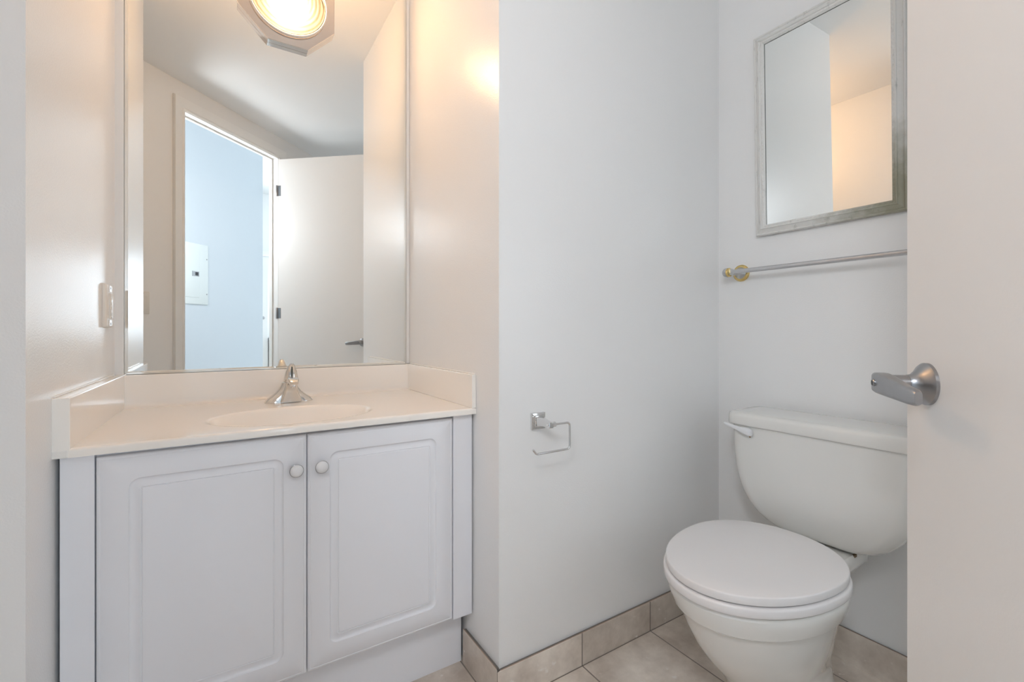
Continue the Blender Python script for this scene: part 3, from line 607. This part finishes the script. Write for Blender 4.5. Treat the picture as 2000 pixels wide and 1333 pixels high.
for zc in (-.0455, .0455):
    bm = bmesh.new(); box(bm, .0085, .0108, -.0135, .0135, zc - .0085, zc + .0085, TO); st = obj('mounting_strap', bm, M_plastic, ol, smooth=False, bevel=.0006)
    bm = bmesh.new(); lathe(bm, [(.0030, .0106), (.0028, .0116), (.0010, .0120)], TO @ frame_to((0, 0, zc + (.002 if zc > 0 else -.002)), (1, 0, 0)), 14); obj('screw', bm, M_nickel, st)

# ------------------------------------------------------------------ light switch beside the doorway
TS = TD @ Matrix.Translation((-.004, 0, 1.141)) @ Matrix.Diagonal((1, -1, 1, 1))
ls = thing('light_switch', TS.translation, 'white rocker light switch beside the doorway, seen in the large mirror', 'light switch')
bm = bmesh.new(); loft(bm, [[Vector((x, d, z)) for x, z in rrect(-.035 + i, .035 - i, -.0575 + i, .0575 - i, .003, 3)] for d, i in ((.0003, 0), (.004, .0005), (.006, .003))], T=TS); obj('cover_plate', bm, M_ivory, ls)
bm = bmesh.new(); loft(bm, [[Vector((x, d + (.003 if z > 0 else 0) * k, z)) for x, z in rrect(-.0165, .0165, -.0335, .0335, .001, 2)] for d, k in ((.0055, 0), (.0075, 1))], T=TS); obj('rocker', bm, M_ivory, ls)
for zc in (-.048, .048):
    bm = bmesh.new(); lathe(bm, [(.003, .0055), (.0026, .0068)], TS @ frame_to((0, 0, zc), (0, 1, 0)), 12); obj('screw', bm, M_nickel, ls)

# ------------------------------------------------------------------ electrical panel in the hall
TP = TD @ Matrix.Translation((0, 1.1, 0)) @ Matrix.Diagonal((1, -1, 1, 1))
ep = thing('electrical_panel', (TP @ Vector((1.2, 0, 1.475))), 'pale grey electrical panel on the hall wall, seen in the large mirror', 'electrical panel')
bm = bmesh.new(); loft(bm, [[Vector((x, d, z)) for x, z in rrect(1.020 + i, 1.391 - i, 1.222 + i, 1.732 - i, .004, 3)] for d, i in ((.0003, 0), (.010, .001), (.012, .003))], T=TP); obj('cover', bm, M_panel, ep)
bm = bmesh.new(); loft(bm, [[Vector((x, d, z)) for x, z in rrect(1.075 + i, 1.303 - i, 1.279 + i, 1.690 - i, .003, 3)] for d, i in ((.0117, 0), (.0152, .0004), (.0165, .002))], T=TP); pd = obj('panel_door', bm, M_panel, ep)
bm = bmesh.new(); box(bm, 1.232, 1.298, .0162, .0185, 1.455, 1.497, TP); la = obj('latch', bm, M_nickel, pd, smooth=False, bevel=.001)
bm = bmesh.new(); box(bm, 1.262, 1.288, .0185, .0205, 1.462, 1.490, TP); obj('latch_slide', bm, M_blackpl, la, smooth=False)
for x, z in ((1.375, 1.611), (1.375, 1.311), (1.036, 1.611), (1.036, 1.311)):
    bm = bmesh.new(); lathe(bm, [(.006, .0115), (.0055, .0140), (.002, .0150)], TP @ frame_to((x, 0, z), (0, 1, 0)), 14); obj('screw', bm, M_nickel, ep)

# ------------------------------------------------------------------ octagonal wall light on the mirror
LX, LZ = .1960, 2.1080
wl = thing('wall_light', (LX, gy, LZ), 'glowing octagonal chrome light fixed to the top of the large mirror', 'wall light')
TL = frame_to((LX, gy, LZ), (0, -1, 0))            # local x along the wall, y up, z out into the room
def octa(ap, n=64):
    out = []
    for i in range(n):
        t = 2 * PI * i / n + PI / 8; u = ((t + PI / 8) % (PI / 4)) - PI / 8; r = ap / math.cos(u)
        out.append((r * math.cos(t), r * math.sin(t)))
    return out
def circ(r, n=64): return [(r * math.cos(2 * PI * i / n + PI / 8), r * math.sin(2 * PI * i / n + PI / 8)) for i in range(n)]
bm = bmesh.new()
loft(bm, [[Vector((x, y, z)) for x, y in pts] for pts, z in ((octa(.1475), .0004), (octa(.148), .0012), (octa(.148), .0210), (octa(.1465), .0222), (circ(.1215), .0226), (circ(.1195), .0060))], cap0=True, cap1=False, T=TL)
obj('octagonal_frame', bm, M_lampmetal, wl, smooth=False)
bm = bmesh.new(); loft(bm, [[Vector((x, y, z)) for x, y in circ(r)] for r, z in ((.1205, .0215), (.1220, .0270), (.1215, .0330), (.1190, .0360), (.1165, .0350), (.1155, .0310), (.1165, .0230))], cap0=False, cap1=False, T=TL); obj('retaining_ring', bm, M_trim, wl)
bm = bmesh.new(); loft(bm, [[Vector((x, y, z)) for x, y in circ(r)] for r, z in ((.1158, .0320), (.1154, .0338), (.1138, .0342), (.1130, .0330))], cap0=False, cap1=False, T=TL); obj('lens_gasket', bm, M_edge, wl)
bm = bmesh.new(); pr = []
for k in range(73):
    t = k / 72; r = .1148 * (1 - t); pr.append((r, .0320 + .0240 * math.sqrt(max(0, 1 - (r / .1148) ** 2)) + .0016 * math.sin(t * PI * 2 * 9)))
loft(bm, [[Vector((x, y, z)) for x, y in circ(max(r, .0004))] for r, z in pr], cap0=False, cap1=True, T=TL); obj('glass_lens', bm, M_lens, wl, ang=80)
bm = bmesh.new(); lathe(bm, [(.1185, .0040), (.1185, .0055), (.02, .0055)], TL, 48); obj('reflector', bm, M_backing, wl)
bm = bmesh.new(); bmesh.ops.create_uvsphere(bm, u_segments=24, v_segments=16, radius=1.0, matrix=TL @ Matrix.Translation((.004, -.012, .0285)) @ Matrix.Diagonal((.042, .034, .0235, 1)))
obj('bulb', bm, M_bulb, wl)

# added globe pendant, out of view in the hall, filling the bathroom with light
p = dw(.42, .50, HC); pz = 1.84
pl = thing('fill_pendant', p, 'added white globe pendant in the hall, out of view, for fill light', 'pendant light')
T2 = frame_to(p, (0, 0, -1))
bm = bmesh.new(); lathe(bm, [(.060, .0003), (.060, .010), (.045, .022), (.010, .026)], T2, 32); obj('fill_canopy', bm, M_trim, pl)
bm = bmesh.new(); tube(bm, [(p.x, p.y, HC - .02), (p.x, p.y, pz + .19)], .003, 10); obj('fill_cord', bm, M_blackpl, pl)
bm = bmesh.new(); lathe(bm, [(.030, 0), (.030, .035), (.012, .045)], Matrix.Translation((p.x, p.y, pz + .155)), 28); obj('fill_socket_cap', bm, M_nickel, pl)
bm = bmesh.new(); bmesh.ops.create_uvsphere(bm, u_segments=32, v_segments=20, radius=.16, matrix=Matrix.Translation((p.x, p.y, pz))); obj('fill_globe', bm, emit('fill_globe_glow', (0.92, 0.955, 1.0), FILL_GLOBE), pl)
